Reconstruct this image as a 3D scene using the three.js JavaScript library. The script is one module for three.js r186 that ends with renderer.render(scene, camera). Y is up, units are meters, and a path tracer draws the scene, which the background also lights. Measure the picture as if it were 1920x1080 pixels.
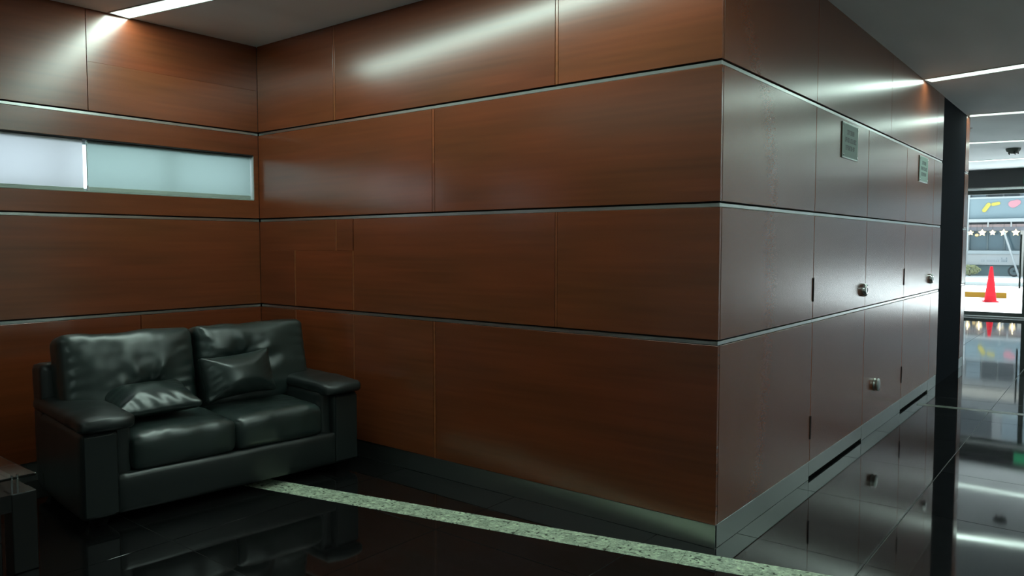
import * as THREE from 'three';
import { RoundedBoxGeometry } from 'three/addons/geometries/RoundedBoxGeometry.js';
import { RectAreaLightUniformsLib } from 'three/addons/lights/RectAreaLightUniformsLib.js';
import { mergeGeometries, mergeVertices } from 'three/addons/utils/BufferGeometryUtils.js';
import { ImprovedNoise } from 'three/addons/math/ImprovedNoise.js';

// ---------------------------------------------------------------- camera, sky, exposure
RectAreaLightUniformsLib.init();
const scene = new THREE.Scene();
const camera = new THREE.PerspectiveCamera(2 * Math.atan(540 / 1434) * 180 / Math.PI, 16 / 9, 0.05, 300);
camera.position.set(5.3815, 1.5, 3.5132);
{
  const yaw = 38.653 * Math.PI / 180, pitch = 3.196 * Math.PI / 180;
  camera.lookAt(5.3815 - Math.sin(yaw) * Math.cos(pitch), 1.5 - Math.sin(pitch), 3.5132 - Math.cos(yaw) * Math.cos(pitch));
}
scene.background = new THREE.Color().setRGB(2.1, 2.45, 2.8);          // even, hazy sky
const sun = new THREE.DirectionalLight(new THREE.Color().setRGB(0.97, 0.98, 1), 23);   // high sun, from behind the shop across the street
sun.position.set(8, 60, -42); sun.target.position.set(4, 0, -24); sun.name = 'sun';
sun.castShadow = true; sun.shadow.mapSize.set(2048, 2048); sun.shadow.radius = 2;
Object.assign(sun.shadow.camera, { left: -25, right: 25, top: 25, bottom: -25, near: 1, far: 120 });
scene.add(sun, sun.target);
const STRIP_LIGHT = 16;                                              // radiance of the ceiling strips
const STRIP_COLOR = new THREE.Color().setRGB(0.75, 1.0, 0.89);
const renderer = new THREE.WebGLRenderer({ antialias: true });
renderer.toneMapping = THREE.LinearToneMapping;
renderer.toneMappingExposure = 1.0;
renderer.shadowMap.enabled = true;

// ---------------------------------------------------------------- measures of the place (metres)
const L = 3.8554;                 // x of the corner of the panelled block
const CE = 3.055;                 // ceiling
const R1 = 2.375, R2 = 1.697, R3 = 1.023;   // heights of the steel rails
const BT = 0.119;                 // top of the steel plinth
const FZ = -15.2;                 // glass entrance front
const XR = 8.3, ZB = 6.2, XH = 2.2;   // far right wall, wall behind the camera, left wall of the entrance hall
const CEND = -5.65, DEND = -7.1, PEND = -7.36;

// ---------------------------------------------------------------- helpers
let seed = 7;
const rnd = () => { seed = (seed * 1664525 + 1013904223) >>> 0; return seed / 4294967296; };
const perlin = new ImprovedNoise();
const taken = new Map();
const numbered = (n) => { const k = taken.get(n) ?? 0; taken.set(n, k + 1); return k ? n + '_' + String(k).padStart(3, '0') : n; };
const shade = (o) => { o.castShadow = true; o.receiveShadow = true; return o; };
function mesh(name, geo, mat, parent) { const m = shade(new THREE.Mesh(geo, mat)); m.name = name; parent.add(m); return m; }
function thing(name, label, category, pos = [0, 0, 0], turn = 0, group) {
  const g = new THREE.Group(); g.name = numbered(name); g.position.set(...pos); g.rotation.y = turn;
  g.userData = { label, category }; if (group) g.userData.group = group;
  scene.add(g); return g;
}
function struct(name, label, category, pos = [0, 0, 0], turn = 0) {
  const g = thing(name, label, category, pos, turn); g.userData.kind = 'structure'; return g;
}
function box(x0, x1, y0, y1, z0, z1) {
  const g = new THREE.BoxGeometry(x1 - x0, y1 - y0, z1 - z0); g.translate((x0 + x1) / 2, (y0 + y1) / 2, (z0 + z1) / 2); return g;
}
function rbox(x0, x1, y0, y1, z0, z1, r = 0.01, seg = 3) {
  const g = new RoundedBoxGeometry(x1 - x0, y1 - y0, z1 - z0, seg, r); g.translate((x0 + x1) / 2, (y0 + y1) / 2, (z0 + z1) / 2); return g;
}
function cyl(r0, r1, h, seg = 24) { return new THREE.CylinderGeometry(r0, r1, h, seg); }
function flat(quads) {            // quads of [a,b,c,d] points with uv in metres from two chosen axes
  const p = [], uv = [];
  for (const [q, t] of quads) for (const i of [0, 1, 2, 0, 2, 3]) { p.push(...q[i]); uv.push(...t[i]); }
  const g = new THREE.BufferGeometry();
  g.setAttribute('position', new THREE.Float32BufferAttribute(p, 3)); g.setAttribute('uv', new THREE.Float32BufferAttribute(uv, 2));
  g.computeVertexNormals(); return g;
}
// a board lying in the plane z = front, seen from +z, with chamfered front edges; uv in metres
function board(x0, x1, y0, y1, front = 0, depth = 0.02, c = 0.0015, du = 0, dv = 0) {
  const a = [[x0, y0], [x1, y0], [x1, y1], [x0, y1]], b = [[x0 + c, y0 + c], [x1 - c, y0 + c], [x1 - c, y1 - c], [x0 + c, y1 - c]];
  const P = (q, z) => [q[0], q[1], z], U = (q) => [q[0] + du, q[1] + dv];
  const quads = [[b.map((q) => P(q, front)), b.map(U)]];
  for (let i = 0; i < 4; i++) {
    const j = (i + 1) % 4;
    quads.push([[P(a[i], front - c), P(a[j], front - c), P(b[j], front), P(b[i], front)], [U(a[i]), U(a[j]), U(b[j]), U(b[i])]]);
    quads.push([[P(a[i], front - depth), P(a[j], front - depth), P(a[j], front - c), P(a[i], front - c)], [U(a[i]), U(a[j]), U(a[j]), U(a[i])]]);
  }
  return flat(quads);
}

// ---------------------------------------------------------------- textures
function vnoise(w, h, cx, cy, s0) {        // tileable value noise, cx by cy cells
  let s = s0; const r = () => { s = (s * 1664525 + 1013904223) >>> 0; return s / 4294967296; };
  const lat = new Float32Array(cx * cy).map(() => r()), out = new Float32Array(w * h);
  for (let y = 0; y < h; y++) {
    const fy = y / h * cy, iy = Math.floor(fy), ty = fy - iy, wy = ty * ty * (3 - 2 * ty);
    for (let x = 0; x < w; x++) {
      const fx = x / w * cx, ix = Math.floor(fx), tx = fx - ix, wx = tx * tx * (3 - 2 * tx);
      const a = lat[(iy % cy) * cx + ix % cx], b = lat[(iy % cy) * cx + (ix + 1) % cx], c = lat[((iy + 1) % cy) * cx + ix % cx], d = lat[((iy + 1) % cy) * cx + (ix + 1) % cx];
      out[y * w + x] = (a + (b - a) * wx) * (1 - wy) + (c + (d - c) * wx) * wy;
    }
  }
  return out;
}
function tex(w, h, fn, srgb = true) {
  const d = new Uint8Array(w * h * 4);
  for (let i = 0; i < w * h; i++) { const c = fn(i); d[i * 4] = c[0]; d[i * 4 + 1] = c[1]; d[i * 4 + 2] = c[2]; d[i * 4 + 3] = 255; }
  const t = new THREE.DataTexture(d, w, h); t.wrapS = t.wrapT = THREE.RepeatWrapping; t.magFilter = THREE.LinearFilter; t.minFilter = THREE.LinearFilter;
  if (srgb) t.colorSpace = THREE.SRGBColorSpace;
  t.needsUpdate = true; return t;
}
// veneer: 2 m by 2 m, grain along u
const VW = 512, VH = 1024;
const v1 = vnoise(VW, VH, 6, 110, 11), v2 = vnoise(VW, VH, 12, 260, 12), v3 = vnoise(VW, VH, 4, 26, 13), v4 = vnoise(VW, VH, 3, 5, 14);
const veneerTex = tex(VW, VH, (i) => {
  const g = 0.36 * v1[i] + 0.12 * v2[i] + 0.3 * v3[i] + 0.22 * v4[i];
  const k = 0.89 + 0.22 * g;
  return [Math.min(255, 136 * k + 8 * (v3[i] - 0.5) + 3 * (rnd() - 0.5)), Math.min(255, 75 * k + 7 * (v4[i] - 0.5)), Math.min(255, 44 * k)];
});
veneerTex.repeat.set(0.5, 0.5);
const calmTex = tex(VW, VH, (i) => { const k = 0.98 + 0.04 * v4[i], d = () => 5 * (rnd() - 0.5); return [136 * k + d(), 75 * k + d(), 44 * k + d()]; });   // finer, evener veneer of the passage side
calmTex.repeat.set(0.5, 0.5);
const veneerRough = tex(256, 256, ((n1, n2) => (i) => { const k = 222 + 16 * (n1[i] - 0.5) + 8 * (n2[i] - 0.5); return [k, k, k]; })(vnoise(256, 256, 3, 4, 21), vnoise(256, 256, 7, 9, 22)), false);
veneerRough.repeat.set(0.5, 0.5);
// terrazzo: pale chips with dark specks, 0.5 m
const tz = 256, t1 = vnoise(tz, tz, 40, 40, 31), t2 = vnoise(tz, tz, 24, 24, 32), t3 = vnoise(tz, tz, 70, 70, 33), t4 = vnoise(tz, tz, 9, 9, 34);
const terrazzoTex = tex(tz, tz, (i) => {
  let k = 0.8 + 0.22 * (t2[i] - 0.5) + 0.2 * (t3[i] - 0.5) + 0.12 * (t4[i] - 0.5);
  if (t1[i] > 0.82) k *= 0.55; else if (t1[i] < 0.16) k *= 1.1;
  return [Math.min(255, 208 * k), Math.min(255, 214 * k), Math.min(255, 196 * k)];
});
terrazzoTex.repeat.set(2, 2);
const stone1 = vnoise(256, 256, 60, 60, 41), stone2 = vnoise(256, 256, 12, 12, 42);
const graniteTex = tex(256, 256, (i) => { const k = 22 + 10 * (stone1[i] - 0.5) + 6 * (stone2[i] - 0.5); return [k, k, k + 1]; });
graniteTex.repeat.set(1, 1);
const graniteRough = tex(256, 256, (i) => { const k = 190 + 60 * (stone2[i] - 0.5) + 20 * (stone1[i] - 0.5); return [k, k, k]; }, false);
const plasterTex = tex(256, 256, ((a, b) => (i) => { const k = 218 + 10 * (a[i] - 0.5) + 10 * (b[i] - 0.5); return [k, k, k]; })(vnoise(256, 256, 8, 8, 51), vnoise(256, 256, 90, 90, 52)));
plasterTex.repeat.set(0.5, 0.5);

// ---------------------------------------------------------------- materials
const M = {};
const std = (o) => new THREE.MeshStandardMaterial(o), phys = (o) => new THREE.MeshPhysicalMaterial(o);
const col = (r, g, b) => new THREE.Color().setRGB(r, g, b);
const veneer = (tint) => phys({ map: veneerTex, color: tint, roughness: 0.26, roughnessMap: veneerRough, ior: 1.85 });
M.wood = [veneer(col(0.84, 0.78, 0.74)), veneer(col(0.79, 0.72, 0.68)), veneer(col(0.9, 0.84, 0.8)), veneer(col(0.88, 0.74, 0.66))];
M.calm = [phys({ map: calmTex, color: col(0.82, 0.76, 0.72), roughness: 0.24, ior: 1.85 }), phys({ map: calmTex, color: col(0.78, 0.71, 0.67), roughness: 0.24, ior: 1.85 })];
M.lipping = veneer(col(1.2, 1.2, 1.15));
M.dark = std({ color: col(0.012, 0.012, 0.013), roughness: 0.9 });
M.steel = std({ color: col(0.62, 0.65, 0.64), metalness: 1, roughness: 0.3 });
M.plinth = std({ color: col(0.5, 0.53, 0.51), metalness: 1, roughness: 0.34 });
M.chrome = std({ color: col(0.75, 0.76, 0.76), metalness: 1, roughness: 0.12 });
M.granite = phys({ map: graniteTex, roughness: 0.06, roughnessMap: graniteRough, ior: 1.52 });
M.grout = std({ color: col(0.24, 0.25, 0.24), roughness: 0.85 });
M.terrazzo = phys({ map: terrazzoTex, color: col(1.4, 1.55, 1.4), roughness: 0.25 });
M.grey = phys({ map: terrazzoTex, color: col(0.3, 0.33, 0.32), roughness: 0.3 });
M.ceiling = std({ map: plasterTex, color: col(1.22, 1.26, 1.28), roughness: 0.95 });
M.plaster = std({ map: plasterTex, color: col(1.0, 1.02, 1.03), roughness: 0.9 });
M.black = phys({ color: col(0.012, 0.014, 0.019), roughness: 1, specularIntensity: 0.05 });
M.leather = phys({ color: col(0.017, 0.022, 0.022), roughness: 0.34, ior: 1.6 });
M.leatherSoft = phys({ color: col(0.022, 0.034, 0.032), roughness: 0.31, ior: 1.7 });
M.blackWood = phys({ color: col(0.014, 0.013, 0.013), roughness: 0.3 });
M.glass = phys({ color: col(0.93, 0.97, 0.95), roughness: 0.02, transmission: 1, thickness: 0, ior: 1.5, side: THREE.DoubleSide });
M.glassSlab = phys({ color: col(1, 1, 1), roughness: 0.02, transmission: 1, thickness: 0.012, ior: 1.5, attenuationColor: col(0.6, 0.85, 0.75), attenuationDistance: 0.1 });
M.frame = std({ color: col(0.035, 0.045, 0.04), roughness: 0.45, metalness: 0.4 });
M.lamp = std({ color: col(0.9, 0.9, 0.9), roughness: 0.6, emissive: STRIP_COLOR, emissiveIntensity: 1.6 });
M.lampFrame = std({ color: col(0.5, 0.52, 0.52), roughness: 0.5 });

// ---------------------------------------------------------------- floor
{
  const floor = struct('floor', 'polished black granite tile floor of the lobby with pale inlaid strips', 'floor');
  const slab = new THREE.Shape([[-0.25, -ZB - 0.2], [XR + 0.2, -ZB - 0.2], [XR + 0.2, -FZ + 0.35], [-0.25, -FZ + 0.35]].map(([x, y]) => new THREE.Vector2(x, y)));
  const sg = new THREE.ExtrudeGeometry(slab, { depth: 0.15, bevelEnabled: false }); sg.rotateX(-Math.PI / 2); sg.translate(0, -0.154, 0);
  mesh('screed', sg, M.grout, floor);
  const P = 0.945, j = 0.0022;
  const cut = (v, lo, hi) => Math.min(hi, Math.max(lo, v));
  for (let i = -2; i < 10; i++) for (let k = -7; k < 18; k++) {
    let x0 = 1.645 + i * P, x1 = x0 + P, z0 = 1.615 - k * P - P, z1 = z0 + P;   // joints at x = 1.645 + iP and z = 1.615 - kP
    x0 = cut(x0, 0, XR); x1 = cut(x1, 0, XR); z0 = cut(z0, FZ, ZB); z1 = cut(z1, FZ, ZB);
    if (x1 - x0 < 0.02 || z1 - z0 < 0.02) continue;
    if (z1 <= 0.0 && z0 >= PEND && x1 < L + 0.05) continue;
    if (x1 < XH && z1 < 0) continue;
    const g = board(x0 + j, x1 - j, -z1 + j, -z0 - j, 0, 0.006, 0.0004, rnd() * 3, rnd() * 3);
    g.rotateX(-Math.PI / 2);
    mesh('tile', g, M.granite, floor);
  }
  // pale terrazzo strips laid at a slant
  const strip = (x0, z0, x1, z1, w, n, m) => {
    const len = Math.hypot(x1 - x0, z1 - z0), a = Math.atan2(-(z1 - z0), x1 - x0);
    for (let q = 0; q < n; q++) {
      const g = board(q * len / n + 0.0006, (q + 1) * len / n - 0.0006, -w / 2, w / 2, 0, 0.008, 0.0006, rnd() * 2, rnd() * 2);
      g.rotateX(-Math.PI / 2); g.rotateY(a); g.translate(x0, 0.0012, z0);
      mesh('inlay_strip', g, m, floor);
    }
  };
  strip(0.45, 0.957, 8.2, -0.845, 0.172, 7, M.terrazzo);
  strip(3.9, -4.47, 8.2, -4.92, 0.09, 4, M.grey);
}

// ---------------------------------------------------------------- ceiling and ceiling strip lights
{
  const c = struct('ceiling', 'plain grey plaster ceiling above the lobby', 'ceiling');
  mesh('slab', box(-0.25, XR + 0.2, CE, CE + 0.2, FZ - 0.35, ZB + 0.2), M.ceiling, c);
}
function ceilingLight(label, x0, z0, x1, z1, w = 0.17, power = STRIP_LIGHT) {
  const len = Math.hypot(x1 - x0, z1 - z0), g = thing('ceiling_light', label, 'ceiling light', [(x0 + x1) / 2, CE, (z0 + z1) / 2], Math.atan2(-(z1 - z0), x1 - x0), 'linear ceiling lights of the lobby');
  const h = len / 2, e = w / 2, f = 0.008;
  mesh('frame', mergeGeometries([box(-h, h, -0.006, 0, e - f, e), box(-h, h, -0.006, 0, -e, -e + f), box(-h, -h + f, -0.006, 0, -e + f, e - f), box(h - f, h, -0.006, 0, -e + f, e - f)]), M.lampFrame, g);
  mesh('diffuser', box(-h + f, h - f, -0.004, 0, -e + f, e - f), M.lamp, g);
  const l = new THREE.RectAreaLight(STRIP_COLOR, power, len - 0.03, w - 0.02);
  l.position.y = -0.009; l.rotation.x = -Math.PI / 2; l.name = 'strip_glow'; g.add(l);
}
ceilingLight('slanting white strip light that starts at the wall above the blinds', 0.012, 1.06, 3.8, 1.06 - 0.18 * 3.8, 0.16, 20);
ceilingLight('white strip light overhead beyond the corner of the panelling, outside the frame', 4.4, 1.06 - 0.18 * 4.4, 8.15, 1.06 - 0.18 * 8.15, 0.16, 16);
ceilingLight('nearest white strip light on the passage ceiling, starting at the wood panelling', 3.87, -4.66, 8.15, -4.66 + 0.21 * 4.28, 0.18);
ceilingLight('second white strip light along the passage, starting behind the dark wall section', 3.87, -7.17, 8.15, -7.17 - 0.155 * 4.28, 0.18);
ceilingLight('third white strip light along the passage, in front of the round ceiling detector', 2.35, -9.72, 8.15, -9.72 - 0.25 * 5.8, 0.2, 7);
ceilingLight('farthest and dimmest white strip light, just before the glass entrance', 2.35, -13.0, 8.15, -12.84, 0.2, 2.5);
ceilingLight('white strip light on the ceiling behind the camera', 0.02, 3.9, 8.15, 4.5, 0.16, 5);

// ---------------------------------------------------------------- panelled walls
const RAIL_LO = 0.011, RAIL_HI = 0.008, GAP_LO = 0.013, GAP_HI = 0.016;
function panel(parent, s0, s1, y0, y1, mat, name = 'panel') {
  return mesh(name, board(s0 + 0.0016, s1 - 0.0016, y0, y1, 0, 0.02, 0.0012, rnd() * 4, rnd() * 4), mat ?? M.wood[Math.floor(rnd() * 3.4)], parent);
}
function rail(parent, s0, s1, y) {
  mesh('rail', board(s0, s1, y - RAIL_LO, y + RAIL_HI, -0.005, 0.015, 0.002), M.steel, parent);
}
const BANDS = [[R1 + GAP_HI, CE], [R2 + GAP_HI, R1 - GAP_LO], [R3 + GAP_HI, R2 - GAP_LO], [BT + 0.002, R3 - GAP_LO]];

// wall with the high blinds (faces +x); s runs towards -z from the wall behind the camera
const wl = struct('wall_left', 'reddish brown wood panelled wall with the long high window and steel rails', 'wall', [0, 0, ZB], Math.PI / 2);
const sz = (z) => ZB - z;
const WY0 = 1.852, WY1 = 2.207, WZ0 = 0.045, WZ1 = 2.11, VZ0 = 2.93, VZ1 = 3.73;
mesh('backing', mergeGeometries([
  box(-0.2, ZB + 0.25, 0, WY0, -0.22, -0.02), box(-0.2, ZB + 0.25, WY1, CE, -0.22, -0.02), box(sz(WZ0), ZB + 0.25, WY0, WY1, -0.22, -0.02), box(sz(VZ0), sz(WZ1), WY0, WY1, -0.22, -0.02), box(-0.2, sz(VZ1), WY0, WY1, -0.22, -0.02)]), M.dark, wl);
for (const [a, b] of [[1.27, 3.2], [3.2, 5.1], [5.1, ZB]]) panel(wl, sz(b), sz(a), ...BANDS[0]);
panel(wl, sz(1.27), sz(0), BANDS[0][0], 2.712, M.wood[2]); panel(wl, sz(1.27), sz(0), 2.712, CE, M.wood[1]);
for (const [a, b] of [[0, 2.24], [2.24, 4.17], [4.17, ZB]]) { panel(wl, sz(b), sz(a), WY1, BANDS[1][1]); panel(wl, sz(b), sz(a), BANDS[1][0], WY0); }
panel(wl, sz(WZ0), sz(0), WY0, WY1, M.wood[0]); panel(wl, sz(VZ0), sz(WZ1), WY0, WY1); panel(wl, sz(ZB), sz(VZ1), WY0, WY1);
for (const [a, b] of [[0, 1.93], [1.93, 3.86], [3.86, ZB]]) panel(wl, sz(b), sz(a), ...BANDS[2]);
for (const [a, b] of [[0, 0.96], [0.96, 2.89], [2.89, 4.82], [4.82, ZB]]) panel(wl, sz(b), sz(a), ...BANDS[3]);
for (const y of [R1, R2, R3]) rail(wl, 0, ZB, y);
mesh('plinth', board(0, ZB - 0.004, 0, BT, -0.003, 0.017, 0.002), M.plinth, wl);

// wall behind and beside the sofa, up to the corner (faces +z)
const wb = struct('wall_back', 'long reddish brown wood panelled wall between the sofa corner and the passage', 'wall');
mesh('backing', box(0, L - 0.02, 0, CE, -0.2, -0.02), M.dark, wb);
const lipped = (s, y0, y1, w = 0.02) => panel(wb, s - w / 2, s + w / 2, y0, y1, M.lipping, 'edge_strip');
{
  const e = 0.011;
  panel(wb, 0, 0.95 - e, ...BANDS[0], M.wood[0]); lipped(0.95, ...BANDS[0]); panel(wb, 0.95 + e, 2.888 - e, ...BANDS[0], M.wood[1]); lipped(2.888, ...BANDS[0]); panel(wb, 2.888 + e, L, ...BANDS[0], M.wood[2]);
  panel(wb, 0, 1.93 - e, ...BANDS[1], M.wood[0]); lipped(1.93, 2.02, BANDS[1][1]); panel(wb, 1.93 + e, L, ...BANDS[1], M.wood[1]);
  panel(wb, 1.93 - e, 1.93 + e, BANDS[1][0], 2.02, M.wood[1], 'edge_strip');
  // third band holds a small access panel
  const ty = 1.462;
  panel(wb, 0, 0.95 - 0.007, ty, BANDS[2][1], M.wood[0]); lipped(0.95, ty, BANDS[2][1], 0.014); panel(wb, 0.95 + 0.007, 1.135, ty, BANDS[2][1], M.wood[1]);
  panel(wb, 0, 0.447, BANDS[2][0], ty, M.wood[1]); lipped(0.456, BANDS[2][0], ty, 0.016); panel(wb, 0.465, 1.127, BANDS[2][0], ty, M.wood[3]);
  lipped(1.135, BANDS[2][0], ty, 0.016); panel(wb, 1.143, 2.888 - 0.007, BANDS[2][0], BANDS[2][1], M.wood[1]); lipped(2.888, ...BANDS[2], 0.014); panel(wb, 2.888 + 0.007, L, ...BANDS[2], M.wood[0]);
  panel(wb, 0, 0.447, ...BANDS[3], M.wood[0]); lipped(0.456, ...BANDS[3], 0.016); panel(wb, 0.465, 1.127, ...BANDS[3], M.wood[3]); lipped(1.135, ...BANDS[3], 0.016);
  panel(wb, 1.143, 1.93 - e, ...BANDS[3], M.wood[0]); lipped(1.93, ...BANDS[3]); panel(wb, 1.93 + e, L, ...BANDS[3], M.wood[1]);
  for (const y of [R1, R2, R3]) rail(wb, 0.005, L - 0.005, y);
}
const bb = struct('baseboard_back', 'brushed steel plinth along the foot of the long panelled wall', 'baseboard');
mesh('plinth', board(0.0, L - 0.003, 0, BT, -0.003, 0.017, 0.002), M.plinth, bb);

// passage side of the block (faces +x); s = -z
const wc = struct('wall_passage', 'glossy wood panelled passage wall receding towards the glass entrance', 'wall', [L, 0, 0], Math.PI / 2);
const D1 = [1.435, 2.69], D2 = [3.985, 5.22], CE_S = -CEND;
mesh('backing', mergeGeometries([box(0.02, CE_S, 0, CE, -0.2, -0.022)]), M.dark, wc);
for (const [a, b] of [[0.0205, 1.44], [1.44, 3.37], [3.37, 5.3], [5.3, CE_S]]) panel(wc, a, b, ...BANDS[0], M.calm[a > 1 && a < 5 ? 0 : 1]);
for (const band of BANDS.slice(1)) for (const [a, b] of [[0.0205, D1[0]], [D1[1], D2[0]], [D2[1], CE_S]]) panel(wc, a, b, ...band, M.calm[a > 1 ? 1 : 0]);
rail(wc, 0.0205, CE_S, R1);
for (const y of [R2, R3]) for (const [a, b] of [[0.0205, D1[0]], [D1[1], D2[0]], [D2[1], CE_S]]) rail(wc, a, b, y);
const bp = struct('baseboard_passage', 'brushed steel plinth pieces along the foot of the passage wall', 'baseboard', [L, 0, 0], Math.PI / 2);
for (const [a, b] of [[0.004, D1[0]], [D1[1] + 0.004, D2[0]], [D2[1] + 0.004, CE_S]]) mesh('plinth', board(a, b, 0, BT, -0.003, 0.017, 0.002), M.plinth, bp);
function passageDoor(name, label, [a, b]) {
  const d = struct(name, label, 'door', [L, 0, 0], Math.PI / 2), g = 0.004;
  for (const band of BANDS.slice(1)) panel(d, a + g, b - g, ...band, M.calm[0]);
  for (const y of [R2, R3]) rail(d, a + g, b - g, y);
  mesh('kick_plate', board(a + g, b - g, 0.02, BT, -0.003, 0.017, 0.002), M.plinth, d);
  const lock = new THREE.Group(); lock.name = 'lock'; lock.position.set(b - 0.075, 1.165, 0); d.add(lock);
  const ring = new THREE.LatheGeometry([[0.001, 0.03], [0.016, 0.03], [0.022, 0.034], [0.036, 0.033], [0.046, 0.026], [0.05, 0.012], [0.05, 0]].map(([x, y]) => new THREE.Vector2(x, y)), 28);
  ring.rotateX(Math.PI / 2); mesh('rose', ring, M.chrome, lock);
  mesh('keyhole', box(-0.005, 0.005, -0.014, 0.014, 0.028, 0.0315), M.dark, lock);
  for (const y of [0.34, 1.22]) mesh('hinge', rbox(a - 0.008, a + 0.008, y - 0.075, y + 0.075, -0.012, 0.006, 0.004), M.dark, d);
  return d;
}
passageDoor('door_1', 'flush wood panelled door nearer the corner, with steel kick plate and round lock', D1);
passageDoor('door_2', 'flush wood panelled door farther down the passage, next to the dark wall section', D2);

// dark section and panelled end pier
{
  const w = struct('wall_dark', 'matt black wall section at the end of the passage panelling', 'wall');
  mesh('face', box(L - 0.2, L - 0.004, 0, CE, DEND, CEND), M.black, w);
  const p = struct('wall_pier', 'narrow wood panelled pier with steel rails beyond the black section', 'wall', [L, 0, DEND], Math.PI / 2);
  mesh('backing', box(0.001, 0.24, 0, CE, -1.65, -0.022), M.dark, p);
  for (const band of BANDS) panel(p, 0, 0.26, ...band, M.calm[0]);
  for (const y of [R1, R2, R3]) { rail(p, 0, 0.26, y); }
  mesh('plinth', board(0, 0.26, 0, BT, -0.003, 0.017, 0.002), M.plinth, p);
  const h = struct('wall_hall', 'plain plaster wall at the left of the entrance hall', 'wall');
  mesh('face', mergeGeometries([box(XH - 0.2, XH, 0, CE, FZ - 0.1, PEND), box(XH - 0.2, L - 0.03, 0, CE, PEND, PEND + 0.015)]), M.plaster, h);
  const r = struct('wall_right', 'plain plaster wall on the far right of the lobby', 'wall');
  mesh('face', box(XR, XR + 0.2, 0, CE, FZ - 0.1, ZB + 0.2), M.plaster, r);
  const fw = struct('wall_front', 'dark wood clad wall at the right end of the glass entrance', 'wall');
  mesh('face', box(8.0, XR, 0, 2.69, FZ - 0.1, FZ + 0.06), M.wood[1], fw);
  const b = struct('wall_rear', 'plain plaster wall behind the camera', 'wall');
  mesh('face', box(-0.2, XR + 0.2, 0, CE, ZB, ZB + 0.2), M.plaster, b);
}

// ---------------------------------------------------------------- high window with roller blinds
{
  const fr = std({ color: col(0.55, 0.6, 0.6), roughness: 0.4, metalness: 0.5 }), sillM = std({ color: col(0.36, 0.42, 0.36), roughness: 0.5 });
  const highWindow = (name, label, z0, z1, bays) => {
    const w = struct(name, label, 'window');
    mesh('window_sill', rbox(-0.2, 0, WY0, WY0 + 0.008, z0, z1, 0.002, 1), sillM, w);
    mesh('head_trim', box(-0.2, -0.001, WY1 - 0.01, WY1, z0, z1), M.dark, w);
    for (const z of [z0, z1]) mesh('jamb', box(-0.2, -0.001, WY0 + 0.008, WY1 - 0.01, z - 0.005, z + 0.005), M.lampFrame, w);
    for (const [a, b] of bays) {
      mesh('window_frame', mergeGeometries([box(-0.15, -0.11, WY0, WY0 + 0.03, a, b), box(-0.15, -0.11, WY1 - 0.03, WY1, a, b), box(-0.15, -0.11, WY0 + 0.03, WY1 - 0.03, a, a + 0.02), box(-0.15, -0.11, WY0 + 0.03, WY1 - 0.03, b - 0.02, b)]), fr, w);
      mesh('pane', box(-0.133, -0.127, WY0 + 0.03, WY1 - 0.03, a + 0.02, b - 0.02), M.glass, w);
    }
  };
  highWindow('window_1', 'long narrow high window in the panelled wall behind the sofa', WZ0, WZ1, [[WZ0, 0.7], [0.7, 1.45], [1.45, WZ1]]);
  highWindow('window_6', 'short high window in the panelled wall left of the frame', VZ0, VZ1, [[VZ0, VZ1]]);
  const cloth = (c, t) => phys({ color: c, roughness: 1, transmission: t, thickness: 0, side: THREE.DoubleSide });
  const pale = cloth(col(0.74, 0.72, 0.75), 0.66);
  const specs = [
    ['pale green roller blind on the high window, nearest the wall corner', 0.058, 1.272, 1.886, -0.03, cloth(col(0.46, 0.57, 0.55), 0.5)],
    ['pale grey white roller blind at the left edge, left of the green one', 1.308, 2.095, 1.876, -0.012, pale],
    ['pale grey white roller blind on the short high window', 2.945, 3.715, 1.876, -0.012, pale]];
  for (const [label, z0, z1, yb, x, m] of specs) {
    const g = thing('roller_blind', label, 'blind', [x, yb, (z0 + z1) / 2], 0, 'roller blinds on the high windows'), h = (z1 - z0) / 2, H = WY1 - yb - 0.012;
    const c = new THREE.PlaneGeometry(2 * h, H, 24, 6); c.rotateY(Math.PI / 2); c.translate(0, H / 2, 0);
    const p = c.attributes.position; for (let i = 0; i < p.count; i++) p.setX(i, 0.0015 * Math.sin(p.getZ(i) * 9 + z0)); c.computeVertexNormals();
    mesh('fabric', c, m, g);
    mesh('bottom_bar', rbox(-0.005, 0.005, -0.022, 0.004, -h, h, 0.003, 1), std({ color: col(0.4, 0.47, 0.42), roughness: 0.5 }), g);
    const roll = cyl(0.014, 0.014, 2 * h, 16); roll.rotateX(Math.PI / 2); roll.translate(-0.016, H - 0.012, 0); mesh('roller', roll, std({ color: col(0.55, 0.6, 0.6), roughness: 0.6 }), g);
  }
  const cord = thing('blind_cord', 'thin pull cord hanging between the two visible blinds', 'cord', [-0.006, 1.862, 1.285]);
  mesh('cord', (() => { const c = cyl(0.0035, 0.0035, 0.33, 8); c.translate(0, 0.165, 0); return c; })(), std({ color: col(0.5, 0.62, 0.62), roughness: 0.6 }), cord);
  mesh('cord_weight', (() => { const c = cyl(0.005, 0.009, 0.035, 12); c.translate(0, 0.016, 0); return c; })(), M.lampFrame, cord);
}

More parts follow.
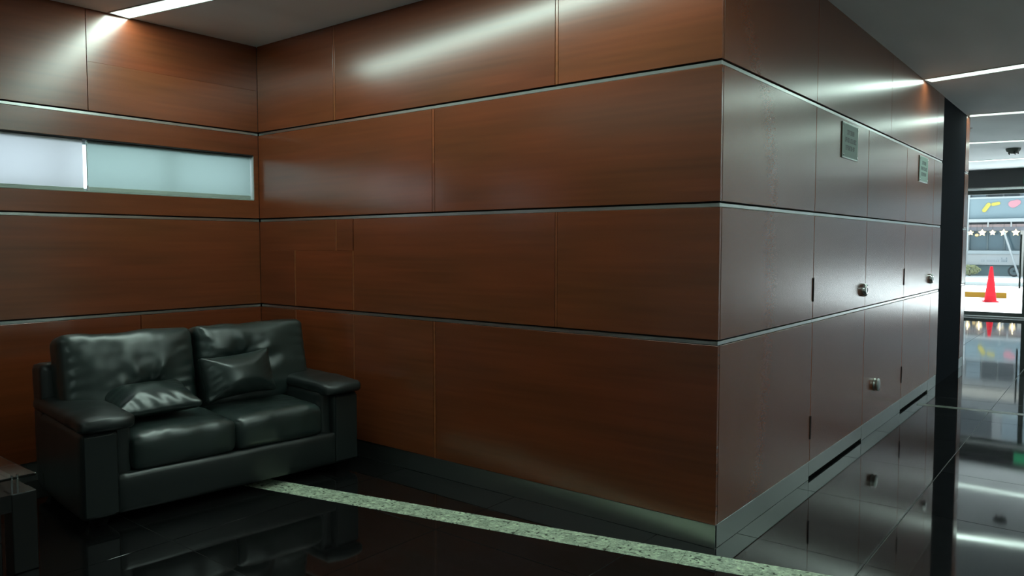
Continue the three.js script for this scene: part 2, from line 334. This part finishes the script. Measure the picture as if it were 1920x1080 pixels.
// ---------------------------------------------------------------- glass entrance
{
  const t = struct('trim_1', 'dark bulkhead above the glass entrance with a bright metal edge', 'trim');
  mesh('bulkhead', box(XH, XR, 2.69, CE, FZ - 0.12, FZ + 0.22), std({ color: col(0.03, 0.032, 0.032), roughness: 0.7 }), t);
  mesh('metal_edge', box(XH, 8.0, 2.638, 2.69, FZ - 0.06, FZ + 0.1), M.chrome, t);
  const th = struct('trim_2', 'bright metal threshold on the floor of the glass entrance', 'trim');
  mesh('threshold', rbox(XH, 8.0, 0, 0.03, FZ - 0.05, FZ + 0.09, 0.006, 2), M.chrome, th);
  const bays = [[2.2, 2.715, 0], [2.715, 3.83, 1], [3.83, 4.95, 1], [4.95, 6.1, 0], [6.1, 7.05, 0], [7.05, 8.0, 0]];
  let dn = 3, wn = 2;
  for (const [a, b, isDoor] of bays) {
    const s = isDoor ? struct('door_' + dn++, dn === 4 ? 'framed glass entrance door with the red traffic cone seen through it' : 'framed glass entrance door at the right edge beyond the frame', 'door')
      : struct('window_' + wn++, 'fixed framed glass bay ' + (a < 2.5 ? 'at the left of the entrance' : (a < 5.5 ? 'next to the right hand entrance door' : a < 6.5 ? 'in the middle of the right hand glazing' : 'at the far right end of the glazing')), 'window');
    const f = 0.045, y0 = 0.03, y1 = 2.638;
    mesh('frame', mergeGeometries([box(a, a + f, y0, y1, FZ - 0.03, FZ + 0.03), box(b - f, b, y0, y1, FZ - 0.03, FZ + 0.03), box(a + f, b - f, y0, y0 + 0.075, FZ - 0.03, FZ + 0.03), box(a + f, b - f, y1 - 0.08, y1, FZ - 0.03, FZ + 0.03)]), M.frame, s);
    mesh('pane', box(a + f, b - f, y0 + 0.075, y1 - 0.08, FZ - 0.005, FZ + 0.005), M.glass, s);
    if (isDoor) {
      const x = a < 3 ? b - 0.095 : a + 0.095;
      const bar = cyl(0.017, 0.017, 1.1, 16); bar.translate(x, 1.17, FZ + 0.09);
      const posts = [0.75, 1.59].map((y) => { const c = cyl(0.01, 0.01, 0.09, 10); c.rotateX(Math.PI / 2); c.translate(x, y, FZ + 0.045); return c; });
      mesh('handle', mergeGeometries([bar, ...posts]), M.frame, s);
    }
  }
}

// ---------------------------------------------------------------- sofa
function cushion(dx, dy, dz, { r = 0.05, bulge = 0.03, side = 0.0, pinch = 0.0, seg = [12, 28, 34], deform } = {}) {
  let g = new THREE.BoxGeometry(dx, dy, dz, ...seg); g.deleteAttribute('uv'); g.deleteAttribute('normal'); g = mergeVertices(g, 1e-5);
  const p = g.attributes.position, v = new THREE.Vector3(), q = new THREE.Vector3(), hx = dx / 2, hy = dy / 2, hz = dz / 2;
  for (let i = 0; i < p.count; i++) {
    v.fromBufferAttribute(p, i);
    q.set(THREE.MathUtils.clamp(v.x, -hx + r, hx - r), THREE.MathUtils.clamp(v.y, -hy + r, hy - r), THREE.MathUtils.clamp(v.z, -hz + r, hz - r));
    const d = v.clone().sub(q); if (d.lengthSq() > 0) { d.normalize().multiplyScalar(r); v.copy(q).add(d); }
    const a = v.x / hx, b = v.y / hy, c = v.z / hz, fy = Math.max(0, 1 - b * b), fz = Math.max(0, 1 - c * c), fx = Math.max(0, 1 - a * a);
    v.x += Math.sign(v.x) * Math.min(1, Math.abs(a) * 1.2) * bulge * Math.pow(fy * fz, 0.55);
    v.y += Math.sign(b) * Math.abs(b) * side * Math.pow(fx * fz, 0.6) - b * Math.abs(b) * pinch * (1 - Math.abs(c) ** 3);
    v.z += Math.sign(c) * Math.abs(c) * side * Math.pow(fx * fy, 0.6) - c * Math.abs(c) * pinch * (1 - Math.abs(b) ** 3);
    if (deform) deform(v, a, b, c);
    p.setXYZ(i, v.x, v.y, v.z);
  }
  g.computeVertexNormals(); return g;
}
const bell = (d, w) => Math.exp(-(d * d) / (w * w));
const SOFA = { pos: [0.834, 0, 0.962], turn: -6 * Math.PI / 180 };
const sofa = thing('sofa', 'black leather two seat sofa in the corner against the wood panelling', 'sofa', SOFA.pos, SOFA.turn);
{
  const wob = (v, k, f, s) => k * perlin.noise(v.x * f + s, v.y * f, v.z * f);
  const soften = (g, k, f, s) => { const p = g.attributes.position, v = new THREE.Vector3(); for (let i = 0; i < p.count; i++) { v.fromBufferAttribute(p, i); p.setXYZ(i, v.x + wob(v, k, f, s), v.y + wob(v, k, f, s + 9), v.z + wob(v, k, f, s + 17)); } g.computeVertexNormals(); return g; };
  mesh('base', rbox(-0.44, 0.40, 0.055, 0.25, -0.68, 0.68, 0.015, 2), M.leather, sofa);
  const rg = cushion(0.09, 0.215, 1.36, { r: 0.022, bulge: 0.006, seg: [4, 8, 60] }); rg.translate(0.408, 0.16, 0); mesh('front_rail', soften(rg, 0.004, 5, 3), M.leather, sofa);
  for (const s of [1, -1]) {
    const arm = mesh('arm', (() => { const g = cushion(0.885, 0.47, 0.19, { r: 0.025, bulge: 0.004, side: 0.004, seg: [24, 16, 8] }); g.translate(0.008, 0.285, s * 0.755); return soften(g, 0.004, 4, 5 + s); })(), M.leather, sofa);
    mesh('inner_panel', (() => { const g = cushion(0.84, 0.3, 0.1, { r: 0.025, bulge: 0.002, seg: [20, 12, 5] }); g.translate(-0.02, 0.385, s * 0.632); return soften(g, 0.004, 5, 25 + s); })(), M.leather, arm);
    const pad = cushion(0.88, 0.075, 0.28, { r: 0.03, side: 0.004, seg: [34, 8, 16], deform: (v, a, b, c) => { v.y += 0.012 * Math.max(0, 1 - c * c) * Math.max(0, b) - 0.008 * bell(a - 1, 0.25); } });
    pad.translate(0.035, 0.562, s * 0.722); mesh('arm_pad', soften(pad, 0.006, 7, 40 + s), M.leather, sofa);
    mesh('arm_piping', (() => { const g = rbox(0.44, 0.456, 0.07, 0.5, s * 0.755 - 0.082, s * 0.755 + 0.082, 0.006, 2); return g; })(), M.leather, arm);
  }
  mesh('back_frame', (() => { const g = cushion(0.2, 0.74, 1.7, { r: 0.03, bulge: 0.008, seg: [6, 20, 40] }); g.rotateZ(0.06); g.translate(-0.345, 0.43, 0); return soften(g, 0.005, 4, 60); })(), M.leather, sofa);
  // seat cushions
  for (const s of [1, -1]) {
    const g = cushion(0.66, 0.205, 0.588, { r: 0.045, bulge: 0.014, side: 0.018, seg: [34, 12, 30], deform: (v, a, b, c) => {
      if (b > 0) { v.y -= 0.016 * bell(a + 0.2, 0.5) * bell(c - 0.1 * s, 0.6); v.y += 0.007 * perlin.noise(v.x * 6, 3 * s, v.z * 7) + 0.004 * perlin.noise(v.x * 15, 5 * s, v.z * 19); }
      v.x += 0.006 * perlin.noise(1.7 * s, v.y * 8, v.z * 9) * Math.max(0, a);
      v.y -= 0.012 * bell(Math.abs(c) - 1, 0.25) * Math.max(0, b) * Math.max(0, a); } });
    g.translate(0.108, 0.365, s * 0.294); mesh('seat_cushion', g, M.leatherSoft, sofa);
  }
  // back cushions, each with a pulled-in tuft
  const tufts = { 1: [-0.28, -0.25], '-1': [0.12, 0.25] };
  for (const s of [1, -1]) {
    const [ty, tz] = tufts[s];
    const g = cushion(0.21, 0.56, 0.785, { r: 0.055, bulge: 0.05, side: 0.006, pinch: 0.008, seg: [10, 44, 56], deform: (v, a, b, c) => {
      if (a > -0.2) {
        const dy = b - ty, dz = c - tz, rr = Math.hypot(dy, dz), th = Math.atan2(dy, dz), f = Math.max(0, a);
        v.x -= f * (0.05 * bell(rr, 0.24) + 0.018 * bell(dy + 0.05, 0.13) * bell(dz, 0.75));
        v.x += f * 0.006 * Math.sin(th * 6 + 2 * s + 2.5 * perlin.noise(c * 3, b * 3, s)) * bell(rr - 0.35, 0.3);
        v.x += f * (0.009 * perlin.noise(c * 1.9 + 4 * s, b * 2.1, 1.3) + 0.002 * perlin.noise(c * 6, b * 5, 4 * s));
        v.x += f * 0.003 * Math.sin(b * 26 + c * 5 * s) * bell(Math.abs(c) - 0.92, 0.2);
      }
      v.y += 0.012 * perlin.noise(c * 2.5, 7.7, s * 3) * Math.max(0, b); } });
    g.rotateZ(0.2); g.translate(-0.185, 0.692, s * 0.398 + 0.004); const bc = mesh('back_cushion', g, M.leatherSoft, sofa);
    const btn = new THREE.SphereGeometry(0.014, 14, 8); btn.scale(0.5, 1, 1);
    const hy = 0.28 * ty, hz = 0.3925 * tz; btn.translate(-0.185 + 0.09 - hy * 0.2, 0.692 + hy, s * 0.398 + hz); mesh('tuft_button', btn, M.leather, bc);
  }
  for (const [x, z] of [[0.36, 0.755], [0.36, -0.755], [-0.36, 0.755], [-0.36, -0.755]]) {
    const g = new THREE.CylinderGeometry(0.088, 0.05, 0.075, 4, 1); g.rotateY(Math.PI / 4); g.translate(x, 0.0375, z); mesh('foot', g.toNonIndexed(), M.blackWood, sofa);
  }
}
// throw pillows
function pillow(label, lx, y, lz, euler, w, h, t, s) {
  const g = cushion(t, h, w, { r: 0.03, bulge: t * 0.42, pinch: 0.02, seg: [8, 34, 44], deform: (v, a, b, c) => {
    const edge = Math.max(Math.abs(b), Math.abs(c)); v.x *= 1 - 0.62 * Math.pow(edge, 3);
    v.x += Math.max(0, a) * (0.008 * perlin.noise(c * 1.5 + s, b * 1.7, s));
    v.x += 0.0012 * Math.sin(b * 21 + c * 12 + s) * bell(Math.abs(c) - 0.82, 0.24) + 0.0018 * Math.sin(c * 19 - b * 9) * bell(b + 0.8, 0.3); } });
  const o = thing('throw_pillow', label, 'pillow', [0, 0, 0], 0, 'leather throw pillows on the sofa');
  const c = new THREE.Vector3(lx, 0, lz).applyAxisAngle(new THREE.Vector3(0, 1, 0), SOFA.turn);
  o.position.set(SOFA.pos[0] + c.x, y, SOFA.pos[2] + c.z);
  const q = new THREE.Quaternion().setFromAxisAngle(new THREE.Vector3(0, 1, 0), SOFA.turn).multiply(new THREE.Quaternion().setFromEuler(new THREE.Euler(...euler)));
  o.quaternion.copy(q);
  const cover = mesh('cover', g, M.leatherSoft, o);
  return cover;
}
pillow('black leather pillow propped upright against the right back cushion of the sofa', 0.02, 0.655, -0.215, [0.05, 0.05, 0.3], 0.5, 0.3, 0.12, 3.1);
pillow('black leather pillow slumped flat on the left seat of the sofa', 0.07, 0.588, 0.36, [0.03, -0.05, 1.36], 0.49, 0.4, 0.09, 8.4);

// ---------------------------------------------------------------- side table
{
  const t = thing('side_table', 'black side table with a raised glass top beside the sofa', 'table', [1.2, 0, 2.6]);
  const X0 = -0.3, X1 = 0.285, Z0 = -0.435, Z1 = 0.4;
  mesh('glass_top', rbox(X0, X1, 0.438, 0.45, Z0, Z1, 0.004, 2), M.glassSlab, t);
  for (const [x, z] of [[X1 - 0.105, Z0], [X1 - 0.105, Z1 - 0.105], [X0, Z0], [X0, Z1 - 0.105]]) mesh('leg', rbox(x, x + 0.105, 0, 0.372, z, z + 0.105, 0.006, 2), M.blackWood, t);
  mesh('apron', mergeGeometries([box(X1 - 0.03, X1 - 0.004, 0.29, 0.37, Z0 + 0.1, Z1 - 0.1), box(X0 + 0.004, X0 + 0.03, 0.29, 0.37, Z0 + 0.1, Z1 - 0.1), box(X0 + 0.1, X1 - 0.1, 0.29, 0.37, Z0 + 0.004, Z0 + 0.03), box(X0 + 0.1, X1 - 0.1, 0.29, 0.37, Z1 - 0.03, Z1 - 0.004)]), M.blackWood, t);
  mesh('shelf', box(X0 + 0.02, X1 - 0.02, 0.355, 0.368, Z0 + 0.02, Z1 - 0.02), M.blackWood, t);
  for (const [x, z] of [[X1 - 0.012, Z0 + 0.075], [X1 - 0.012, Z0 + 0.098], [X1 - 0.012, Z1 - 0.08], [X1 - 0.012, Z1 - 0.1], [X0 + 0.012, Z0 + 0.08], [X0 + 0.012, Z1 - 0.08]]) {
    const c = cyl(0.0055, 0.0055, 0.09, 12); c.translate(x, 0.413, z); mesh('glass_pin', c, M.chrome, t);
  }
}

// ---------------------------------------------------------------- fittings on the passage wall and ceiling
function signTexture() {
  const c = document.createElement('canvas'); c.width = 512; c.height = 340; const x = c.getContext('2d');
  x.fillStyle = '#8fa79d'; x.fillRect(0, 0, 512, 340);
  let s = 5; const r = () => { s = (s * 1664525 + 1013904223) >>> 0; return s / 4294967296; };
  x.fillStyle = '#12201c';
  for (const [y, n, x0] of [[58, 7, 130], [138, 11, 62], [218, 9, 84]]) for (let i = 0; i < n; i++) {    // three lines of lettering, unreadable in the photograph
    const X = x0 + i * 36; x.fillRect(X, y, 12, 50); if (r() > 0.3) x.fillRect(X + 17, y, 12, 50); if (r() > 0.35) x.fillRect(X, y, 28, 12); if (r() > 0.4) x.fillRect(X, y + 19, 26, 12); if (r() > 0.45) x.fillRect(X, y + 38, 28, 12);
  }
  const t = new THREE.CanvasTexture(c); t.colorSpace = THREE.SRGBColorSpace; return t;
}
{
  const face = phys({ map: signTexture(), roughness: 0.55 });
  for (const [z, label] of [[-2.165, 'grey three line notice plate on the nearer flush door'], [-4.665, 'grey three line notice plate on the farther flush door']]) {
    const g = thing('door_sign', label, 'sign', [L + 0.001, 2.098, z], Math.PI / 2, 'notice plates on the flush doors');
    mesh('plate', rbox(-0.19, 0.19, 0, 0.245, 0, 0.008, 0.003, 2), std({ color: col(0.42, 0.5, 0.46), roughness: 0.3, metalness: 0.6 }), g);
    const f = new THREE.PlaneGeometry(0.36, 0.225); f.translate(0, 0.1225, 0.0088); mesh('lettering', f, face, g);
    for (const [x, y] of [[-0.17, 0.022], [0.17, 0.022], [-0.17, 0.223], [0.17, 0.223]]) { const c = new THREE.SphereGeometry(0.008, 12, 8); c.scale(1, 1, 0.5); c.translate(x, y, 0.009); mesh('screw', c, M.chrome, g); }
  }
  const ds = thing('door_stop', 'round steel door stop low on the wall between the two flush doors', 'door stop', [L + 0.0005, 0.39, -3.03], Math.PI / 2);
  const lg = new THREE.LatheGeometry([[0.05, 0], [0.052, 0.006], [0.046, 0.012], [0.048, 0.022], [0.052, 0.028], [0.05, 0.034], [0.034, 0.039], [0.0005, 0.04]].map(([a, b]) => new THREE.Vector2(a, b)), 28);
  lg.rotateX(Math.PI / 2); mesh('body', lg, std({ color: col(0.55, 0.58, 0.55), metalness: 1, roughness: 0.28 }), ds);
  const sd = thing('smoke_detector', 'dark round smoke detector on the ceiling near the entrance', 'detector', [3.93, CE, -11.2]);
  const sg = new THREE.LatheGeometry([[0.105, 0], [0.105, -0.02], [0.09, -0.05], [0.07, -0.058], [0.06, -0.075], [0.03, -0.085], [0.0005, -0.086]].map(([a, b]) => new THREE.Vector2(a, b)), 28);
  mesh('body', sg, std({ color: col(0.09, 0.1, 0.09), roughness: 0.6, side: THREE.DoubleSide }), sd);
  for (let i = 0; i < 5; i++) { const a = i * Math.PI * 0.4, c = box(-0.006, 0.006, -0.095, -0.055, -0.006, 0.006); c.translate(0.068 * Math.cos(a), 0, 0.068 * Math.sin(a)); mesh('fin', c, M.dark, sd); }
  const sp = thing('sprinkler', 'tiny pale sprinkler head on the ceiling beside the dark wall section', 'sprinkler', [3.72, CE, -8.3]);
  mesh('body', (() => { const g = new THREE.LatheGeometry([[0.035, 0], [0.032, -0.01], [0.012, -0.014], [0.01, -0.04], [0.025, -0.044], [0.0005, -0.048]].map(([a, b]) => new THREE.Vector2(a, b)), 18); return g; })(), std({ color: col(0.7, 0.7, 0.68), roughness: 0.4, side: THREE.DoubleSide }), sp);
  const ex = thing('exit_sign', 'green lit exit sign on the dark bulkhead right of the glass door', 'sign', [4.0, 2.72, FZ + 0.225]);
  mesh('casing', rbox(-0.26, 0.26, 0, 0.25, 0, 0.035, 0.008, 2), M.frame, ex);
  mesh('lit_panel', box(-0.24, 0.24, 0.025, 0.225, 0.034, 0.037), std({ color: col(0.02, 0.3, 0.13), roughness: 0.4, emissive: col(0.05, 0.6, 0.26), emissiveIntensity: 0.1 }), ex);
  const gl = new THREE.RectAreaLight(col(0.08, 1, 0.42), 0.25, 0.48, 0.2); gl.position.set(0, 0.125, 0.045); gl.rotation.y = Math.PI; gl.name = 'sign_glow'; ex.add(gl);
}

// ---------------------------------------------------------------- street outside
{
  const g = struct('ground', 'bright pale concrete forecourt and street outside the entrance', 'ground');
  mesh('paving', box(-40, 45, -0.3, -0.012, -30, FZ - 0.36), std({ color: col(0.68, 0.7, 0.71), roughness: 0.9 }), g);
  const k = struct('kerb', 'grey kerb and white pavement across the street', 'kerb');
  mesh('kerb_stone', rbox(-40, 45, -0.2, 0.12, -30.2, -30, 0.02, 2), std({ color: col(0.22, 0.24, 0.24), roughness: 0.9 }), k);
  mesh('pavement', box(-40, 45, -0.2, 0.15, -36.6, -30.2), std({ color: col(0.62, 0.62, 0.62), roughness: 0.9 }), k);
  const bar = thing('wheel_stop', 'long yellow parking wheel stop behind the traffic cone', 'wheel stop', [2.0, -0.012, -22.3], 0.02);
  const bs = new THREE.Shape([[-0.08, 0], [0.08, 0], [0.055, 0.145], [-0.055, 0.145]].map(([a, b]) => new THREE.Vector2(a, b)));
  const bg = new THREE.ExtrudeGeometry(bs, { depth: 1.62, bevelEnabled: true, bevelSize: 0.01, bevelThickness: 0.01, bevelSegments: 2 }); bg.rotateY(Math.PI / 2); bg.translate(-0.83, 0, 0);
  mesh('block', bg, phys({ color: col(0.16, 0.08, 0.004), roughness: 0.9, specularIntensity: 0.3 }), bar);
  const cone = thing('traffic_cone', 'tall red traffic cone standing outside the glass door', 'cone', [2.635, -0.012, -20.34], 0.3);
  const cm = phys({ color: col(0.36, 0.006, 0.014), roughness: 0.8, specularIntensity: 0.25 });
  mesh('cone_body', new THREE.LatheGeometry([[0.15, 0.03], [0.142, 0.06], [0.035, 0.93], [0.03, 0.95], [0.0005, 0.952]].map(([a, b]) => new THREE.Vector2(a, b)), 32), cm, cone);
  mesh('cone_base', rbox(-0.17, 0.17, 0, 0.035, -0.17, 0.17, 0.014, 2), cm, cone);
}
// shop across the street
{
  const Z = -36, s = thing('storefront', 'pale shop front across the street with light blue sign board', 'building', [0, 0.15, Z]);
  const c = (r, g, b, o = {}) => std({ color: col(r * 0.47, g * 0.47, b * 0.47), roughness: 0.8, ...o });
  const X0 = -0.08, X1 = 1.86, Y = (y) => y - 0.15;
  const blue = c(0.3, 0.41, 0.46), white = c(0.6, 0.64, 0.66), dk = c(0.05, 0.065, 0.075), win = phys({ color: col(0.05, 0.085, 0.105), roughness: 0.1 });
  mesh('core', box(-14, 16, 0, 9.5, -4, -0.35), c(0.33, 0.35, 0.36), s);
  mesh('column', box(-0.24, X0, 0, Y(3.9), -0.35, 0.06), white, s);
  const fascia = mesh('sign_board', box(X0, 14, Y(2.655), Y(3.545), -0.35, 0.02), blue, s);
  const capsule = (x, y, w, h, a, m, name) => { const sh = new THREE.Shape(); const r = h / 2; sh.moveTo(-w / 2 + r, -r); sh.lineTo(w / 2 - r, -r); sh.absarc(w / 2 - r, 0, r, -Math.PI / 2, Math.PI / 2); sh.lineTo(-w / 2 + r, r); sh.absarc(-w / 2 + r, 0, r, Math.PI / 2, Math.PI * 1.5); const g = new THREE.ExtrudeGeometry(sh, { depth: 0.03, bevelEnabled: false }); g.rotateZ(a); g.translate(x, y, 0.02); return mesh(name, g, m, fascia); };
  const yel = c(0.8, 0.66, 0.12), pnk = c(0.82, 0.36, 0.43);
  capsule(0.57, Y(3.16), 0.46, 0.17, 1.0, yel, 'emblem_shape'); capsule(0.915, Y(3.31), 0.34, 0.14, 0.2, yel, 'emblem_shape');
  const blob = new THREE.Shape(); for (let i = 0; i < 24; i++) { const a = i / 24 * Math.PI * 2, r = 0.2 * (1 + 0.18 * Math.cos(2 * a - 0.9) + 0.08 * Math.sin(3 * a)); blob[i ? 'lineTo' : 'moveTo'](r * Math.cos(a), r * 0.9 * Math.sin(a)); }
  const bgm = new THREE.ExtrudeGeometry(blob, { depth: 0.03, bevelEnabled: false }); bgm.translate(1.6, Y(3.3), 0.02); mesh('emblem_shape', bgm, pnk, fascia);
  capsule(2.6, Y(3.2), 0.5, 0.16, -0.5, yel, 'emblem_shape'); capsule(3.6, Y(3.15), 0.42, 0.3, 0.4, pnk, 'emblem_shape');
  mesh('beam', box(X0, 14, Y(2.515), Y(2.655), -0.35, 0.28), white, s);
  mesh('shadow_gap', box(X0, 14, Y(2.42), Y(2.515), -0.35, 0.0), dk, s);
  mesh('rail_band', box(X0, 14, Y(2.305), Y(2.42), -0.35, 0.1), c(0.42, 0.32, 0.32), s);
  for (const x of [0.66, 1.52, 2.4, 3.3, 4.2]) mesh('bracket', box(x - 0.025, x + 0.025, Y(2.305), Y(2.515), 0, 0.14), white, s);
  mesh('lintel', box(X0, 14, Y(2.14), Y(2.305), -0.35, 0.04), c(0.3, 0.31, 0.36), s);
  const ws = [[X0, 0.6], [0.64, 1.235], [1.275, X1]];
  for (const [a, b] of ws) mesh('window_pane', box(a, b, Y(1.27), Y(2.14), -0.34, -0.3), win, s);
  for (const x of [0.62, 1.255]) mesh('mullion', box(x - 0.02, x + 0.02, Y(1.27), Y(2.14), -0.34, -0.24), c(0.2, 0.26, 0.28), s);
  mesh('door_post', box(X1, X1 + 0.14, 0, Y(2.14), -0.35, 0.05), c(0.62, 0.6, 0.55), s);
  for (let i = 0; i < 5; i++) { mesh('window_pane', box(2.1 + i * 2.2, 4.1 + i * 2.2, Y(0.7), Y(2.14), -0.34, -0.3), win, s); mesh('pier', box(4.1 + i * 2.2, 4.3 + i * 2.2, 0, Y(2.14), -0.35, 0), white, s); }
  mesh('counter_top', rbox(X0, X1, Y(1.11), Y(1.27), -0.34, 0.16, 0.02, 2), c(0.5, 0.57, 0.6), s);
  mesh('counter_front', box(X0, X1, Y(0.64), Y(1.11), -0.34, 0.1), c(0.6, 0.62, 0.63), s);
  mesh('lower_recess', box(X0, X1, 0, Y(0.64), -0.34, -0.06), c(0.2, 0.29, 0.31), s);
  // faint grey lettering and box mark on the counter front
  const cv = document.createElement('canvas'); cv.width = 512; cv.height = 128; const x = cv.getContext('2d'); x.fillStyle = '#cdd0d1'; x.fillRect(0, 0, 512, 128); x.fillStyle = '#a9b1b5';
  let q = 3; const r = () => { q = (q * 1664525 + 1013904223) >>> 0; return q / 4294967296; };
  for (const i of [0, 1, 3, 4, 5, 6, 7, 8, 9]) { const X = 20 + i * 34; x.fillRect(X, 62, 8, 44); if (r() > 0.3) x.fillRect(X + 16, 62, 7, 44); x.fillRect(X, 62, 22, 7); if (r() > 0.4) x.fillRect(X, 82, 20, 7); if (r() > 0.4) x.fillRect(X, 99, 22, 7); }
  x.fillStyle = '#9aa6ad'; x.fillRect(388, 14, 18, 34); x.fillRect(474, 10, 20, 38); x.fillRect(386, 56, 110, 10); x.fillRect(386, 76, 78, 12); x.fillRect(386, 96, 110, 10); x.fillRect(474, 66, 20, 36);
  const ct = new THREE.CanvasTexture(cv); ct.colorSpace = THREE.SRGBColorSpace;
  const pl = new THREE.PlaneGeometry(1.04, 0.26); pl.translate(0.93, Y(0.86), 0.103); mesh('lettering', pl, std({ map: ct, color: col(0.45, 0.46, 0.47), roughness: 0.8 }), s);
  // upper floors
  mesh('ledge', box(-14, 16, Y(3.545), Y(3.62), -0.35, 0.05), white, s);
  const up = [c(0.06, 0.075, 0.085), c(0.25, 0.32, 0.36), c(0.5, 0.56, 0.6)];
  for (let i = 0; i < 12; i++) mesh('upper_window', box(-0.05 + i * 0.62, 0.5 + i * 0.62, Y(3.62), Y(4.5), -0.35, -0.28), up[[1, 0, 0, 1, 2, 1, 0, 1, 0, 2, 0, 1][i]], s);
  mesh('ledge', box(-14, 16, Y(4.9), Y(5.3), -0.35, 0.1), c(0.55, 0.52, 0.46), s);
  for (let i = 0; i < 8; i++) mesh('upper_window', box(-3.4 + i * 1.6, -2.2 + i * 1.6, Y(5.9), Y(7.4), -0.35, -0.28), up[i % 2], s);

  const starShape = (R) => { const sh = new THREE.Shape(); for (let i = 0; i < 10; i++) { const a = Math.PI / 2 + i * Math.PI / 5, rr = i % 2 ? R * 0.5 : R; sh[i ? 'lineTo' : 'moveTo'](rr * Math.cos(a), rr * Math.sin(a)); } return new THREE.ExtrudeGeometry(sh, { depth: 0.03, bevelEnabled: true, bevelThickness: 0.02, bevelSize: 0.012, bevelSegments: 2 }); };
  const starM = std({ color: col(0.85, 0.6, 0.3), roughness: 0.4, emissive: col(1, 0.83, 0.6), emissiveIntensity: 0.55 });
  const names = ['leftmost golden star light above the shop window', 'second golden star light from the left above the shop window', 'middle golden star light above the shop window', 'golden star light above the top of the leaning white pole', 'rightmost golden star light above the shop window'];
  const sx = [[0.03, 0.115], [0.47, 0.15], [0.86, 0.12], [1.27, 0.15], [1.71, 0.15]];
  sx.forEach(([px, R], i) => {
    const st = thing('star_light', names[i], 'star light', [px, 2.05 - R, Z + 0.24], 0, 'golden star lights on the shop front');
    const g = starShape(R); g.translate(0, R, 0); mesh('star', g, starM, st);
    mesh('hanger', box(-0.006, 0.006, 2 * R - 0.02, 0.38 + R, 0.01, 0.02), M.dark, st);
    const pt = new THREE.PointLight(col(1, 0.83, 0.6), 0.15, 0, 2); pt.position.set(0, R, 0.12); pt.name = 'star_glow'; st.add(pt);
  });
  const ball = thing('bauble', 'small golden ball hanging below the first two star lights', 'ornament', [0.265, 1.87, Z + 0.24]);
  mesh('ball', (() => { const g = new THREE.SphereGeometry(0.075, 20, 14); g.translate(0, 0.075, 0); return g; })(), std({ color: col(0.75, 0.5, 0.2), roughness: 0.3, metalness: 0.6 }), ball);
  mesh('hanger', box(-0.005, 0.005, 0.14, 0.55, -0.005, 0.005), M.dark, ball);
  const pole = thing('pole', 'white pole leaning against the shop counter', 'pole', [1.3, 0.15, Z + 0.5]);
  const pc = new THREE.TubeGeometry(new THREE.LineCurve3(new THREE.Vector3(0.62, 0.0, 0.25), new THREE.Vector3(0, 1.9, -0.16)), 4, 0.04, 12); mesh('shaft', pc, white, pole);
  const capg = new THREE.SphereGeometry(0.042, 12, 8); capg.translate(0, 1.9, -0.16); mesh('cap', capg, white, pole);

  const wheel = thing('wheel', 'dark spoked wheel standing beside the shop counter', 'wheel', [1.72, 0.15, Z + 0.5], -0.15);
  const tg = new THREE.TorusGeometry(0.2, 0.04, 12, 36); tg.translate(0, 0.24, 0); mesh('tyre', tg, c(0.035, 0.045, 0.05), wheel);
  const rg = new THREE.TorusGeometry(0.155, 0.012, 8, 36); rg.translate(0, 0.24, 0); mesh('rim', rg, c(0.4, 0.42, 0.44, { metalness: 0.7, roughness: 0.4 }), wheel);
  const hub = cyl(0.045, 0.045, 0.08, 16); hub.rotateX(Math.PI / 2); hub.translate(0, 0.24, 0); mesh('hub', hub, dk, wheel);
  for (let i = 0; i < 6; i++) { const b = box(-0.008, 0.008, 0.03, 0.155, -0.008, 0.008); b.rotateZ(i * Math.PI / 3); b.translate(0, 0.24, 0); mesh('spoke', b, c(0.3, 0.32, 0.34), wheel); }

  const shrub = thing('shrub', 'low yellowish green shrub in front of the shop at the left', 'shrub', [0.08, 0.15, Z + 0.55]);
  mesh('trunk', (() => { const g = cyl(0.03, 0.045, 0.25, 8); g.translate(0, 0.125, 0); return g; })(), c(0.12, 0.08, 0.05), shrub);
  const leaf = [], lr = () => rnd() * 2 - 1;
  for (let i = 0; i < 700; i++) {
    const a = rnd() * Math.PI * 2, u = lr(), R = 0.75 + 0.3 * rnd(), px = 0.4 * R * Math.sqrt(1 - u * u) * Math.cos(a), py = 0.27 + 0.22 * R * u, pz = 0.26 * R * Math.sqrt(1 - u * u) * Math.sin(a);
    if (py < 0.02) continue;
    const g = new THREE.SphereGeometry(0.045, 5, 3); g.scale(1, 0.25, 0.55); g.rotateX(lr()); g.rotateY(lr() * 3); g.rotateZ(lr()); g.translate(px, py, pz); leaf.push(g);
  }
  const fol = mesh('foliage', mergeGeometries(leaf), c(0.75, 0.78, 0.42), shrub); fol.userData.kind = 'stuff';
}

renderer.render(scene, camera);
